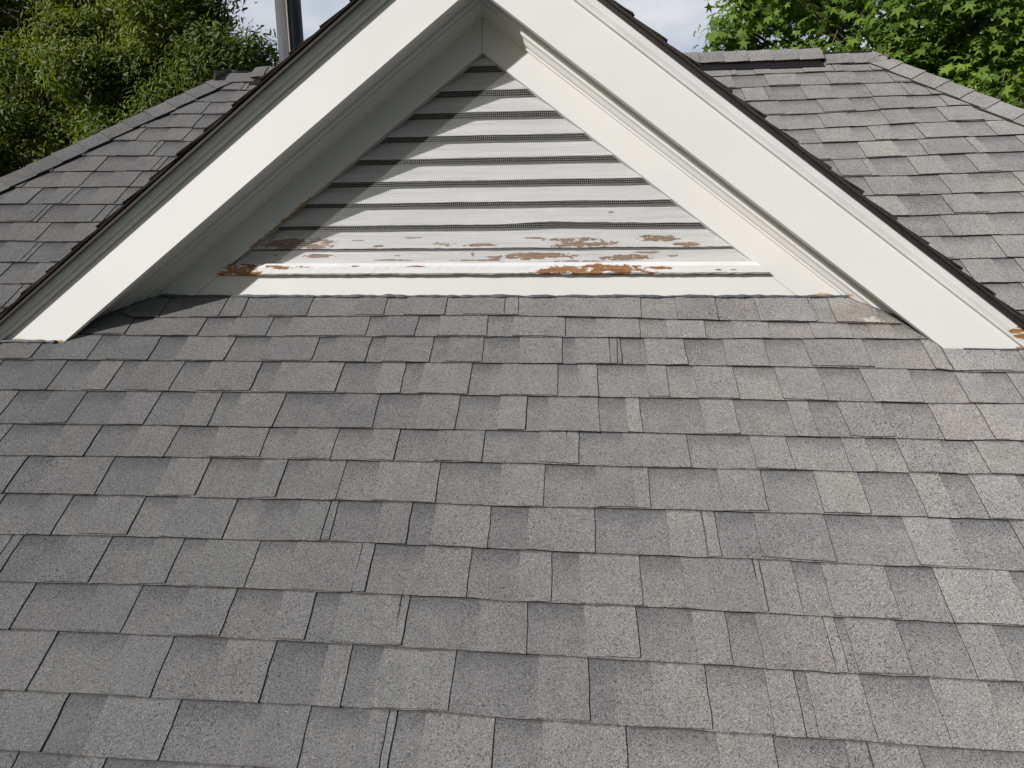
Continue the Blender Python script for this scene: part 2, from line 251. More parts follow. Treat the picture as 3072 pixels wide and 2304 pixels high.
M_SILL = m_paint('peeling_sill_paint', (0.58, 0.58, 0.58),
                 blobs=[(0.27, 0.112, 0.26, 0.021), (0.545, 0.118, 0.024, 0.006), (-0.425, 0.128, 0.048, 0.003), (-1.20, 0.116, 0.11, 0.030),
                        (-0.995, 0.127, 0.085, 0.008), (0.776, 0.112, 0.013, 0.004), (0.834, 0.109, 0.016, 0.005), (-0.68, 0.13, 0.02, 0.003)],
                 wood=(0.205, 0.100, 0.045), dirt=0.08, along=(0.5, 1, 5), grain=0.8, wood2=(0.25, 0.135, 0.06))
M_WIRE = m_plain('galvanised_wire', (0.33, 0.325, 0.31), 0.5, 0.2, 60, 0, metal=0.0)
M_CAV = m_plain('painted_attic_dark', (0.010, 0.010, 0.011), 0.95, 0.2, 10, 0)
M_SEAL = m_plain('grey_roof_mastic', (0.075, 0.078, 0.088), 0.6, 0.25, 60, 0.5, 0.003)
M_VENT = m_plain('black_vent_plastic', (0.012, 0.011, 0.012), 0.5, 0.3, 40, 0.1)
M_FIN = m_plain('grey_vent_fin', (0.06, 0.055, 0.055), 0.5, 0.3, 40, 0.1)
M_BARK = m_plain('grey_bark', (0.11, 0.09, 0.07), 0.9, 0.45, 14, 0.8, 0.02, 0.1, (1, 1, 0.25))
M_LEAF_OAK = m_leaf('oak_leaf', (0.032, 0.058, 0.012), (0.175, 0.215, 0.045), 0.32)
M_LEAF_GUM = m_leaf('sweetgum_leaf', (0.050, 0.100, 0.014), (0.190, 0.280, 0.042), 0.38)
M_POLE = m_pole(); M_BRICK = m_brick()
M_GRASS = m_plain('lawn_grass', (0.050, 0.062, 0.03), 0.9, 0.4, 3, 0.4, 0.02)
M_CABLE = m_plain('ground_cable', (0.27, 0.22, 0.17), 0.6, 0.2, 20, 0.1)

# ------------------------------------------------------------------ object helpers
def mesh_obj(name, verts, faces, mats, parent=None, fmat=None, attrs=None, smooth=False):
    me = bpy.data.meshes.new(name)
    me.from_pydata([tuple(v) for v in verts], [], faces)
    for m in (mats if isinstance(mats, (list, tuple)) else [mats]): me.materials.append(m)
    if fmat is not None: me.polygons.foreach_set('material_index', np.array(fmat, dtype=np.int32))
    if smooth: me.polygons.foreach_set('use_smooth', np.ones(len(faces), dtype=bool))
    for an, (typ, dom, data) in (attrs or {}).items():
        a = me.attributes.new(an, typ, dom)
        arr = np.array(data, dtype=np.float32).ravel()
        a.data.foreach_set('color' if typ == 'FLOAT_COLOR' else 'value', arr)
    me.update()
    o = bpy.data.objects.new(name, me); COL.objects.link(o)
    if parent is not None: o.parent = parent
    return o
def empty(name, loc, label, cat, group=None):
    o = bpy.data.objects.new(name, None); COL.objects.link(o); o.location = loc; o.empty_display_size = 0.3
    o['label'] = label; o['category'] = cat
    if group: o['group'] = group
    return o
def shift(o, loc):                      # child meshes are written in world metres; keep them there under a moved parent
    o.location = (-loc[0], -loc[1], -loc[2])
def recalc(o):
    import bmesh
    b = bmesh.new(); b.from_mesh(o.data); bmesh.ops.recalc_face_normals(b, faces=b.faces); b.to_mesh(o.data); b.free()

class Frame:
    def __init__(s, O, U, S): s.O = Vector(O); s.U = Vector(U); s.S = Vector(S); s.N = s.U.cross(s.S)
    def p(s, u, v, n): return s.O + s.U * u + s.S * v + s.N * n

TINTS_ = [(0.205, 0.200, 0.196), (0.190, 0.186, 0.184), (0.222, 0.213, 0.203), (0.180, 0.180, 0.179), (0.207, 0.195, 0.187), (0.200, 0.198, 0.190), (0.232, 0.222, 0.210), (0.175, 0.171, 0.173)]
TM = (0.197, 0.192, 0.185)
TINTS = [tuple(m + (a - m) * 0.52 for a, m in zip(c, TM)) for c in TINTS_]
def rnd_tint(dark=1.0):
    c = RND.choice(TINTS); k = RND.uniform(0.965, 1.035) * dark * 0.98
    return tuple(x * k for x in c)
def smooth_noise(seed):
    r = random.Random(seed); ph = [(r.uniform(2, 7), r.uniform(0, 6.28), r.uniform(.3, 1)) for _ in range(4)]
    return lambda u: sum(a * math.sin(f * u + p_) for f, p_, a in ph) / 2.5

def shingles(name, fr, lines, teeth, lim, parent, seg=0.05, jag=0.0015, umid=0.0, H=0.0075):
    """laminated shingle courses: a wavy lower ply per course and raised tabs on it. lines: s(u) per course edge, top first"""
    V, F, FM, T, B, FT, FB = [], [], [], [], [], [], []
    def vert(u, s, n, ft=1.0, fb=1.0): V.append(fr.p(u, s, n)); FT.append(ft); FB.append(fb); return len(V) - 1
    def quad(a, b, c_, d, mat, tint, band): F.append((a, b, c_, d)); FM.append(mat); T.extend([tint] * 4); B.extend(band)
    for k in range(1, len(lines)):
        top, bot = lines[k - 1], lines[k]
        sb0, st0 = bot(umid), top(umid)
        lo, hi = lim(sb0); lo2, hi2 = lim(st0)
        if hi - lo < 0.05: continue
        nz = smooth_noise(k * 13 + len(name)); nz2 = smooth_noise(k * 31 + 5)
        cl = lambda u: min(max(u, lo2), hi2)
        # lower ply, in shingle-long pieces
        us = [lo]; 
        while us[-1] < hi - 1e-6: us.append(min(hi, us[-1] + seg * RND.uniform(0.7, 1.3)))
        rows = []
        piece_t = rnd_tint(0.97); nxt = lo + RND.uniform(0.3, 1.0)
        for u in us:
            j = RND.uniform(-jag, jag)
            s0 = bot(u) + j; s1 = top(u) + 0.014
            lift = 0.0009 * nz(u * 2)
            rows.append((vert(u, s0, H + lift, s1 - s0 - .014, 0), vert(cl(u), s1, 0.0005, -.014, s1 - s0), vert(u, s0 - 0.0005, -0.003)))
        for i in range(len(us) - 1):
            if us[i] > nxt: nxt = us[i] + 1.0; piece_t = rnd_tint(0.97)
            a, b = rows[i], rows[i + 1]
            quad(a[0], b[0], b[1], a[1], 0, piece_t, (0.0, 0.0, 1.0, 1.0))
            quad(a[2], b[2], b[0], a[0], 1, piece_t, (0,) * 4)
        # tabs
        for (u0, u1) in teeth(k, lo, hi):
            u0 = max(u0, lo); u1 = min(u1, hi)
            if u1 - u0 < 0.006: continue
            tn = rnd_tint(RND.uniform(0.97, 1.08)); th = RND.uniform(0.0028, 0.0040); R = 5
            n = max(1, int((u1 - u0) / seg))
            ds = RND.uniform(-0.0045, 0.0025); tilt = RND.uniform(-0.0016, 0.0016); lean = RND.uniform(-0.004, 0.004)
            grid = []
            jl = [RND.uniform(-jag, jag) for _ in range(R)]; jr = [RND.uniform(-jag, jag) for _ in range(R)]
            for r in range(R):
                f = r / (R - 1); row = []
                for i in range(n + 1):
                    g = i / n; u = u0 + (u1 - u0) * g + lean * (1 - f) + (jl[r] if i == 0 else 0) + (jr[r] if i == n else 0)
                    s0 = bot(u) - ds + tilt * (g - .5) * 2 + (RND.uniform(-jag, jag) if r == 0 else 0); s1 = top(u) + 0.012
                    s_ = s0 + (s1 - s0) * f
                    l3, h3 = lim(s_); u = min(max(u, l3), h3)
                    row.append((u, s_, H * (1 - f) + th))
                grid.append([vert(*p_, (1 - f) * (s1 - s0) - .012, f * (s1 - s0)) for p_ in row]); 
                if r == 0: g0 = row
                grid[-1] = (grid[-1], row)
            for r in range(R - 1):
                a, b = grid[r][0], grid[r + 1][0]
                for i in range(n): quad(a[i], a[i + 1], b[i + 1], b[i], 0, tn, (-1,) * 4)
                for side in (0, n):
                    pa, pb = grid[r][1][side], grid[r + 1][1][side]
                    da = vert(pa[0], pa[1], pa[2] - th - 0.001); db = vert(pb[0], pb[1], pb[2] - th - 0.001)
                    if side: quad(a[n], da, db, b[n], 1, tn, (0,) * 4)
                    else: quad(da, a[0], b[0], db, 1, tn, (0,) * 4)
            lowr = [vert(p_[0], p_[1] - 0.0003, p_[2] - th - 0.004) for p_ in g0]
            a = grid[0][0]
            for i in range(n): quad(lowr[i], lowr[i + 1], a[i + 1], a[i], 1, tn, (0,) * 4)
    tt = np.ones((len(T), 4), dtype=np.float32); tt[:, :3] = np.array(T)
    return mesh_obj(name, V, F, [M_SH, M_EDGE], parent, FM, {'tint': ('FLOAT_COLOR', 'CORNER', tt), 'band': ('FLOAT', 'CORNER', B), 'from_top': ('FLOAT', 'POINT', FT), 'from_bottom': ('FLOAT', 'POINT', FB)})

def rand_teeth(k, lo, hi, seed=0):
    r = random.Random(k * 71 + seed); u = lo - r.uniform(0, 0.25); o = []
    while u < hi:
        w_ = r.choice([0.10, 0.13, 0.15, 0.17, 0.19, 0.21]) * r.uniform(.9, 1.1)
        o.append((u, u + w_)); u += w_
        if r.random() < 0.16: u += 0.006; o.append((u, u + r.uniform(.02, .05))); u = o[-1][1]
        u += r.uniform(0.09, 0.21)
    return o

# ------------------------------------------------------------------ the house
house = empty('house', (0, 0, 0), 'grey shingled hip roof house with a white triangular vented gable dormer and peeling louvre slats', 'house')

def line_fn(pts):
    xs = [a for a, b in pts]; ys = [b for a, b in pts]
    return lambda u: float(np.interp(u, xs, ys))
UP = [lambda u: SR + 0.02]
for k in range(-14, 11): UP.append(line_fn(LINES[k]))
s_ = -1.646; 
while s_ > S_EAVE:
    s_ -= 0.1455; UP.append((lambda q: (lambda u: q))(s_))
def front_teeth(i, lo, hi):
    k = i - 15                       # course number as measured
    if k in TEETH:
        tl = TEETH[k]; a, b = tl[0][0], tl[-1][1]
        left_ = [t for t in rand_teeth(k, lo, a - 0.09, 3) if t[1] < a - 0.06]
        right_ = [(u0, u1) for u0, u1 in rand_teeth(k + 50, b + 0.12, hi, 5) if u0 > b + 0.08]
        return left_ + tl + right_
    return rand_teeth(k, lo, hi, 9)
FRONT = Frame((0, 0, 0), (1, 0, 0), (0, CA, SA))
def lim_front(s): return (XL - (SR - s) * CA, XR + (SR - s) * CA)
roof = shingles('roof_slope', FRONT, UP, front_teeth, lim_front, house)
roof['label'] = 'large front roof slope of grey architectural shingles'
def reg_lines():
    o = [lambda u: SR + 0.02]; q = SR - 0.1
    while q > S_EAVE: o.append((lambda z: (lambda u: z))(q)); q -= 0.149
    o.append(lambda u: S_EAVE); return o
E1 = Vector((XL, YR, ZR)); E2 = Vector((XR, YR, ZR))
SL = Vector((CA, 0, SA)); LEFTF = Frame(E1 - SL * SR, (0, -1, 0), SL)
SRr = Vector((-CA, 0, SA)); RIGHTF = Frame(E2 - SRr * SR, (0, 1, 0), SRr)
SB_ = Vector((0, -CA, SA)); BACKF = Frame(Vector((0, YR, ZR)) - SB_ * SR, (-1, 0, 0), SB_)
lim_side = lambda s: (-(SR - s) * CA, (SR - s) * CA)
shingles('roof_slope', LEFTF, reg_lines(), lambda k, a, b: rand_teeth(k, a, b, 21), lim_side, house, seg=0.2)
shingles('roof_slope', RIGHTF, reg_lines(), lambda k, a, b: rand_teeth(k, a, b, 22), lim_side, house, seg=0.2)
shingles('roof_slope', BACKF, reg_lines(), lambda k, a, b: rand_teeth(k, a, b, 23), lambda s: (-(XR + (SR - s) * CA), -(XL - (SR - s) * CA)), house, seg=0.2)
# walls and eaves under the roof
ze = S_EAVE * SA; yf = S_EAVE * CA; xl = XL - (SR - S_EAVE) * CA; xr = XR + (SR - S_EAVE) * CA; yb = 2 * YR - yf
def box(V, F, a, b):
    i = len(V)
    for z in (a[2], b[2]):
        for y in (a[1], b[1]):
            for x in (a[0], b[0]): V.append((x, y, z))
    for f in ((0, 2, 3, 1), (4, 5, 7, 6), (0, 1, 5, 4), (2, 6, 7, 3), (0, 4, 6, 2), (1, 3, 7, 5)): F.append(tuple(i + j for j in f))
V, F = [], []; box(V, F, (xl + .45, yf + .45, -5.0), (xr - .45, yb - .45, ze + .02)); mesh_obj('wall', V, F, M_BRICK, house)
V, F = [], []; box(V, F, (xl + .03, yf + .03, ze - 0.16), (xr - .03, yb - .03, ze - .012)); mesh_obj('eave_board', V, F, M_TRIM, house)

# folded cap shingles along a hip or ridge
def caps(name, p0, p1, n1, n2, w1, w2, expo=0.143, wid=0.112, raise_=0.017, parent=None, extra=0.0):
    V, F, FM, T, B = [], [], [], [], []
    H = (p1 - p0); Ln = H.length; H.normalize(); nm = (n1 + n2).normalized()
    d = 0.0; idx = 0
    while d < Ln - 0.02:
        tn = rnd_tint(RND.uniform(0.98, 1.12)); wj = RND.uniform(-.003, .003)
        a0 = d; a1 = min(Ln, d + expo + 0.03)
        rows = []
        for q, r in ((a0, 0.006 + raise_), (a0 + .07, .0025 + raise_), (a1, 0.0 + raise_)):
            c0 = p0 + H * q
            jj = RND.uniform(-.001, .001)
            rows.append([c0 + w1 * (wid + wj + jj) + n1 * (r * 0.85 + extra), c0 + w1 * (wid * .45) + n1 * (r + extra * 1.03 + .002),
                         c0 + w1 * 0.018 + n1 * (r + .003 + extra * 1.08), c0 + nm * (r + .007 + extra * 1.42),
                         c0 + w2 * 0.018 + n2 * (r + .003 + extra * 1.08), c0 + w2 * (wid * .45) + n2 * (r + extra * 1.03 + .002),
                         c0 + w2 * (wid + wj + jj) + n2 * (r * 0.85 + extra)])
        base = len(V)
        for rr in rows: V.extend(rr)
        for r in range(2):
            for i in range(6):
                F.append((base + r * 7 + i, base + r * 7 + i + 1, base + (r + 1) * 7 + i + 1, base + (r + 1) * 7 + i)); FM.append(0)
        # thickness at lower end; wing edges dropped as dark strips painting the shade gap
        b2 = len(V)
        for v_ in rows[0]: V.append(v_ - nm * 0.006)
        for i in range(6): F.append((b2 + i, b2 + i + 1, base + i + 1, base + i)); FM.append(1)
        for side, nn in ((0, n1), (6, n2)):
            b3 = len(V); hh = 0.004 if extra else 0.022
            for r in range(3): V.append(rows[r][side] - nn * hh)
            for r in range(2):
                F.append((base + r * 7 + side, base + (r + 1) * 7 + side, b3 + r + 1, b3 + r)); FM.append(1)
        T.extend([tn] * (4 * (12 + 6 + 4))); B.extend([-1] * (4 * 22))
        d += expo * RND.uniform(0.97, 1.03)
    tt = np.ones((len(T), 4), dtype=np.float32); tt[:, :3] = np.array(T)
    return mesh_obj(name, V, F, [M_SH, M_EDGE], parent, FM, {'tint': ('FLOAT_COLOR', 'CORNER', tt), 'band': ('FLOAT', 'CORNER', B), 'from_top': ('FLOAT', 'POINT', [1.0] * len(V)), 'from_bottom': ('FLOAT', 'POINT', [1.0] * len(V))})
def hip(end, sx, front, side):
    run = (SR - S_EAVE) * CA
    p0 = end + Vector((sx * run, -run, -run * TA)); H = (end - p0).normalized()
    w1 = H.cross(front.N); w2 = side.N.cross(H)
    if w1.dot(Vector((-sx, 0, 0))) < 0: w1 = -w1
    if w2.dot(Vector((0, 1, 0))) < 0: w2 = -w2
    c = caps('hip_cap', p0, end + H * 0.008, front.N, side.N, w1, w2, parent=house)
    return c
hip(E1, -1, FRONT, LEFTF)['label'] = 'row of folded cap shingles on the left hip'
hip(E2, 1, FRONT, RIGHTF)['label'] = 'row of folded cap shingles on the right hip'
for end, sx, side in ((E1, -1, LEFTF), (E2, 1, RIGHTF)):
    run = (SR - S_EAVE) * CA; p0 = end + Vector((sx * run, run, -run * TA)); H = (end - p0).normalized()
    w1 = H.cross(BACKF.N); w1 = w1 if w1.dot(Vector((-sx, 0, 0))) > 0 else -w1
    w2 = side.N.cross(H); w2 = w2 if w2.dot(Vector((0, -1, 0))) > 0 else -w2
    caps('hip_cap', p0, end, BACKF.N, side.N, w1, w2, parent=house)
wf = Vector((0, -CA, -SA)); wbk = Vector((0, CA, -SA))
VX0, VX1 = -1.845, 1.692
caps('ridge_cap', Vector((XR + .008, YR, ZR)), Vector((VX1 + .012, YR, ZR)), FRONT.N, BACKF.N, wf, wbk, expo=0.15, parent=house, raise_=0.018)
caps('ridge_cap', Vector((XL - .008, YR, ZR)), Vector((VX0 - .012, YR, ZR)), FRONT.N, BACKF.N, wf, wbk, expo=0.15, parent=house, raise_=0.018)
# ridge vent: black baffle body with slotted side walls, capped with shingles
V, F = [], []
prof = [(-0.142, 0.002), (-0.138, 0.0155), (-0.080, 0.016), (-0.079, 0.0305), (-0.084, 0.031), (0.0, 0.0320), (0.084, 0.031), (0.079, 0.0305), (0.080, 0.016), (0.138, 0.0155), (0.142, 0.002)]
def vp(x, wq, h):
    nn = FRONT.N if wq < 0 else BACKF.N; ww = wf if wq < 0 else wbk
    if wq == 0: return Vector((x, YR, ZR + h * 1.35))
    return Vector((x, YR, ZR)) + ww * abs(wq) + nn * h
for x in (VX0, VX1):
    for wq, h in prof: V.append(vp(x, wq, h))
n = len(prof)
for i in range(n - 1): F.append((i, i + 1, n + i + 1, n + i))
F.append(tuple(range(n))[::-1]); F.append(tuple(range(n, 2 * n)))
NBODY = len(F)
x = VX0 + .01
while x < VX1 - .01:                              # fins of the louvre
    for sgn in (-1, 1):
        q = [vp(x, sgn * 0.092, 0.0150), vp(x, sgn * 0.079, 0.0150), vp(x, sgn * 0.078, 0.0315), vp(x, sgn * 0.085, 0.0315)]
        i = len(V); V.extend(q); V.extend([p_ + Vector((0.004, 0, 0)) for p_ in q])
        for f in ((0, 1, 2, 3), (7, 6, 5, 4), (0, 4, 5, 1), (1, 5, 6, 2), (2, 6, 7, 3), (3, 7, 4, 0)): F.append(tuple(i + j for j in f))
    x += 0.017
vent = mesh_obj('ridge_vent', V, F, [M_VENT, M_FIN], house, [0] * NBODY + [1] * (len(F) - NBODY)); recalc(vent); vent['label'] = 'black plastic slotted vent along the roof ridge'
cv = caps('vent_cap', Vector((VX1 + .005, YR, ZR)), Vector((VX0 - .005, YR, ZR)), FRONT.N, BACKF.N, wf, wbk, expo=0.143, wid=0.088, parent=vent, raise_=0.003, extra=0.031)

# ------------------------------------------------------------------ gable dormer
def rake(name, prof, mat, side, parent, closed=True, clip=0.0, jag=0.0, gap=0.0, sub=1):
    """sweep a (y, z-at-centre) profile down one gable slope until it meets the main roof"""
    V, F = [], []; n = len(prof)
    for j in range(sub + 1):
        for (y, off) in prof:
            zb = y * TA + clip; dx = (off - zb) / TB * j / sub
            V.append((X0 + side * (dx + (gap if j == 0 else 0)), y, off - TB * dx + (RND.uniform(-jag, jag) if j else 0)))
    for j in range(sub):
        for i in range(n if closed else n - 1):
            k = (i + 1) % n; F.append((j * n + i, j * n + k, (j + 1) * n + k, (j + 1) * n + i))
    if closed: F.append(tuple(range(n))); F.append(tuple(range(sub * n, sub * n + n))[::-1])
    o = mesh_obj(name, V, F, mat, parent); recalc(o); return o
for side, nm in ((-1, 'left'), (1, 'right')):
    f_ = rake('rake_board', [(-D, 1.100), (-D, 1.303), (-D + .02, 1.303), (-D + .02, 1.100)], M_FASC, side, house, clip=0.004)
    m_ = rake('rake_molding', [(-D + .02, 1.304), (-.2035, 1.304), (-.206, 1.312), (-.203, 1.317), (-.211, 1.326), (-.217, 1.344), (-.218, 1.3525), (-D + .02, 1.3525)], M_MOLD, side, house, clip=0.006)
    if side == 1: m_['label'] = 'white crown trim with a rotten brown patch at its lower end'
    rake('drip_edge', [(-.228, 1.346), (-.2335, 1.346), (-.2345, 1.3565), (-.12, 1.358), (-.12, 1.3545), (-.228, 1.3535)], M_DRIP, side, house, clip=0.006)
    rake('soffit', [(-D + .0205, 1.138), (0.03, 1.138), (0.03, 1.158), (-D + .0205, 1.158)], M_TRIM, side, house, clip=0.0)
    b_ = rake('bed_molding', [(0.0, 1.1375), (-.066, 1.1375), (-.063, 1.127), (-.050, 1.123), (-.047, 1.114), (-.034, 1.110), (-.022, 1.098), (-.011, 1.094), (-.009, 1.086), (0.0, 1.085)], M_TRIM, side, house)
    rake('frieze_board', [(0.0, 0.9555), (0.0, 1.1375), (0.032, 1.1375), (0.032, 0.9555)], M_TRIM, side, house, gap=0.0007)
# gable roof decking, with shingles on both slopes
for side in (-1, 1):
    S_ = Vector((-side * CB, 0, SB)); U_ = Vector((0, -1, 0)) if side < 0 else Vector((0, 1, 0))
    O_ = Vector((X0, 0, 1.370))
    fr = Frame(O_, U_, S_)
    yfr = 0.2375
    def lim_g(s, side=side):
        z = 1.370 + s * SB; yback = max(z / TA, -0.23)
        return (-yback, yfr) if side < 0 else (-yfr, yback)
    q = 0.0; ln = [lambda u: 0.01]; sv = -0.12
    while 1.370 + sv * SB > -0.235: ln.append((lambda z: (lambda u: z))(sv)); sv -= 0.1435
    ln.append(lambda u: (-0.225 - 1.370) / SB)
    g_ = shingles('gable_roof_slope', fr, ln, lambda k, a, b, sd=side: rand_teeth(k, a, b, 40 + sd), lim_g, house, seg=0.04, jag=0.003, H=0.0125)
    # starter ply and felt edge seen end-on under the shingles
    V, F = [], []
    for off0, off1, y0 in ((1.3705, 1.3765, -.2385),):
        dxe = (off0 + y0 * -TA) / TB
    st = rake('starter_course', [(-.2365, 1.3650), (-.2395, 1.3735), (-.05, 1.3725), (-.05, 1.3650)], M_EDGE, side, house, clip=0.004, sub=26, jag=0.0022)
    dk = rake('roof_deck', [(-.229, 1.354), (-.229, 1.3655), (0.02, 1.3655), (0.02, 1.354)], M_DECK, side, house, clip=0.01)
# deck behind the front overhang (closes the dormer roof to the main roof)
V = [(X0, 0.0, 1.36), (X0 - 1.36 / TB, 0.0, 0.0), (X0, 1.36 / TA, 1.36), (X0 + 1.36 / TB, 0.0, 0.0)]
mesh_obj('roof_underlay', V, [(0, 2, 1), (0, 3, 2)], M_DECK, house)
FR_G = Vector((X0, 0, 1.372)); nl = Vector((-SB, 0, CB)); nr_ = Vector((SB, 0, CB))
caps('gable_ridge_cap', Vector((X0, -.238, 1.378)), Vector((X0, 1.34, 1.378)), nl, nr_, Vector((-CB, 0, -SB)), Vector((CB, 0, -SB)), parent=house, raise_=0.008, wid=.13)
# bottom board
zt = 0.094; V = []; F = []
for y in (0.0025, 0.03):
    for z in (-0.01, zt):
        dx = (0.9555 - z) / TB - 0.0013
        V += [(X0 - dx, y, z), (X0 + dx, y, z)]
F = [(0, 1, 3, 2), (4, 6, 7, 5), (0, 4, 5, 1), (2, 3, 7, 6), (0, 2, 6, 4), (1, 5, 7, 3)]
bb_ = mesh_obj('base_board', V, F, M_TRIM, house); recalc(bb_)

# louvred vent set into the gable: slats, sill, screen, black panel painted as the unlit attic
def wavy_bar(name, z0f, z1f, y0, y1, th, mat, parent, zref, seg=0.02, rag=0.0007, seed=1, ext=0.003):
    r = random.Random(seed); nz = smooth_noise(seed)
    dx = (0.9555 - zref) / TB + ext; n = max(4, int(2 * dx / seg)); V, F = [], []
    for i in range(n + 1):
        x = X0 - dx + 2 * dx * i / n
        za = z0f(x) + r.uniform(-rag, rag) + 0.0008 * nz(x * 2.2); zb2 = z1f(x) + 0.0008 * nz(x * 2.2 + 3)
        zm = (0.9555 - abs(x - X0) * TB) + 0.03
        zb2 = min(zb2, zm); za = min(za, zm)
        yy1 = y0 + (y1 - y0) * max(0.02, (zb2 - za)) / max(0.02, (z1f(x) - z0f(x)))
        V += [(x, y0, za), (x, y0 + (yy1 - y0), zb2), (x, yy1 + th, zb2 - .004), (x, y0 + th, za + .002)]
    for i in range(n):
        a, b = 4 * i, 4 * i + 4
        for k in range(4): F.append((a + k, a + (k + 1) % 4, b + (k + 1) % 4, b + k))
    F.append((0, 1, 2, 3)); F.append(tuple(4 * n + k for k in (3, 2, 1, 0)))
    o = mesh_obj(name, V, F, mat, parent); recalc(o); return o
V = [(X0 - 1.16, 0.14, 0.0), (X0 + 1.16, 0.14, 0.0), (X0, 0.14, 1.0), (X0 - 1.16, 0.15, 0.0), (X0 + 1.16, 0.15, 0.0), (X0, 0.15, 1.0)]
lv = mesh_obj('louvre_vent', V, [(0, 1, 2), (3, 5, 4), (0, 3, 4, 1), (1, 4, 5, 2), (2, 5, 3, 0)], M_CAV, house); recalc(lv)
lv['label'] = 'triangular louvred gable vent with peeling white slats behind wire mesh'
ZB = [0.144, 0.2045, 0.2985, 0.388, 0.473, 0.561, 0.648, 0.7365, 0.820, 0.913]
for i, zb in enumerate(ZB):
    zt = ZB[i + 1] if i + 1 < len(ZB) else 1.0
    gap = 0.0 if i == 0 else 0.0125
    if i < 3: gap = (0.0, 0.006, 0.0105)[i]
    if i == 1: gap = 0.0105
    if i == 0: gap = 0.005
    def z0f(x, zb=zb, i=i):
        e = 0.0
        if i == 2: e = 0.008 * math.exp(-((x - 0.12) / 0.13) ** 2) + 0.003 * math.exp(-((x - 0.35) / 0.15) ** 2)
        if i == 0: e = -0.004
        return zb + e
    s_ob = wavy_bar('slat', z0f, lambda x, zt=zt, g=gap: zt - g, 0.012, 0.052 if i else 0.03, 0.012, M_SLAT, lv, zb, seed=50 + i, rag=0.0009 if i < 3 else 0.0004)
    if i < 3: s_ob['label'] = 'slat with white paint peeled off to bare brown wood'
V, F = [], []; r = random.Random(4); n = 110; nz = smooth_noise(9)
for i in range(n + 1):
    g = i / n; zz = [(-.016, 0.0955), (-.022, 0.101), (-.0225, 0.128), (-.014, 0.1425), (.02, 0.1445), (.02, 0.0955)]
    for (y, z) in zz:
        dx = (0.9555 - z) / TB + 0.002; x = X0 - dx + 2 * dx * g
        e = (r.uniform(-.0012, .0012) + .0012 * nz(x * 3)) if z < 0.11 else .0007 * nz(x * 2)
        if z > .12 and y < 0: y += 0.004 * max(0, math.exp(-((x - .27) / .24) ** 2)) + r.uniform(-.0006, .0006)
        V.append((x, y, z + e))
for i in range(n):
    for k in range(6): F.append((6 * i + k, 6 * i + (k + 1) % 6, 6 * i + 6 + (k + 1) % 6, 6 * i + 6 + k))
F.append((0, 1, 2, 3, 4, 5)); F.append(tuple(6 * n + k for k in (5, 4, 3, 2, 1, 0)))
sill = mesh_obj('sill', V, F, M_SILL, lv); recalc(sill); sill['label'] = 'rotting white sill with brown bare wood patches'
# wire screen (1/4 inch hardware cloth)
V, F = [], []; r = random.Random(3); pitch = 0.0081; wr = 0.00042
def wire(pts):
    b = len(V)
    for p_, a in pts:
        V.append((p_[0] - wr * a[0], p_[1] - wr * .4, p_[2] - wr * a[1])); V.append((p_[0] + wr * a[0], p_[1] - wr * .4, p_[2] + wr * a[1])); V.append((p_[0], p_[1] + wr, p_[2]))
    for i in range(len(pts) - 1):
        for k in range(3): F.append((b + 3 * i + k, b + 3 * i + (k + 1) % 3, b + 3 * i + 3 + (k + 1) % 3, b + 3 * i + 3 + k))
def wave(x, z): return 0.0016 * math.sin(9 * x + 2 * z) + 0.0010 * math.sin(23 * z + 5 * x), 0.0014 * math.sin(7 * x + 3) + 0.001 * math.sin(31 * x + 9 * z), 0.0015 * math.sin(14 * x) * math.sin(11 * z)
i = 0; x = X0 - 1.07
while x < X0 + 1.07:
    zt = 0.9555 - abs(x - X0) * TB
    if zt > 0.16:
        nn = max(2, int((zt - .143) / .04)); pts = []
        for j in range(nn + 1):
            z = .143 + (zt - .143) * j / nn; wv = wave(x, z); pts.append(((x + wv[0], 0.004 + wv[2], z), (1, 0)))
        wire(pts)
    x += pitch
z = 0.150
while z < 0.93:
    dx = (0.9555 - z) / TB - .001; nn = max(2, int(2 * dx / .05)); pts = []
    for j in range(nn + 1):
        xx = X0 - dx + 2 * dx * j / nn; wv = wave(xx, z); pts.append(((xx, 0.0035 + wv[2], z + wv[1]), (0, 1)))
    wire(pts); z += pitch
scr = mesh_obj('wire_screen', V, F, M_WIRE, lv); scr['label'] = 'fine wire mesh stretched over the louvre slats'

# grey mastic along the joint of wall and roof, and under the rake boards
def bead(path, rad, seed, parent, squash=0.7):
    r = random.Random(seed); V, F = [], []; K = 7; nz = smooth_noise(seed); nz2 = smooth_noise(seed + 9)
    n = len(path)
    for i, p_ in enumerate(path):
        x_ = sum(p_); rr = rad * (1 + 0.35 * nz(x_ * 6) + 0.35 * nz2(x_ * 17) + r.uniform(-.10, .10))
        for k in range(K):
            a = 2 * math.pi * k / K
            V.append((p_[0], p_[1] + rr * math.cos(a), p_[2] + rr * squash * math.sin(a) + .0015 * nz2(x_ * 9)))
    for i in range(n - 1):
        for k in range(K): F.append((i * K + k, i * K + (k + 1) % K, (i + 1) * K + (k + 1) % K, (i + 1) * K + k))
    o = mesh_obj('mastic_bead', V, F, M_SEAL, parent, smooth=True); recalc(o); return o
pth = []
nz = smooth_noise(77)
for i in range(420):
    x = -1.56 + i * (1.30 + 1.56) / 419; pth.append((x, -0.003, 0.0075 + .0012 * nz(x * 5)))
bead(pth, 0.0092, 5, house)['label'] = 'grey mastic smeared where the gable wall meets the roof'
bead([(-1.885 - i * .0105, -D - .004, -D * TA + .010) for i in range(60)], 0.0095, 6, house)
bead([(1.60 + i * .0105, -D - .002, -D * TA + .007) for i in range(60)], 0.0055, 7, house)
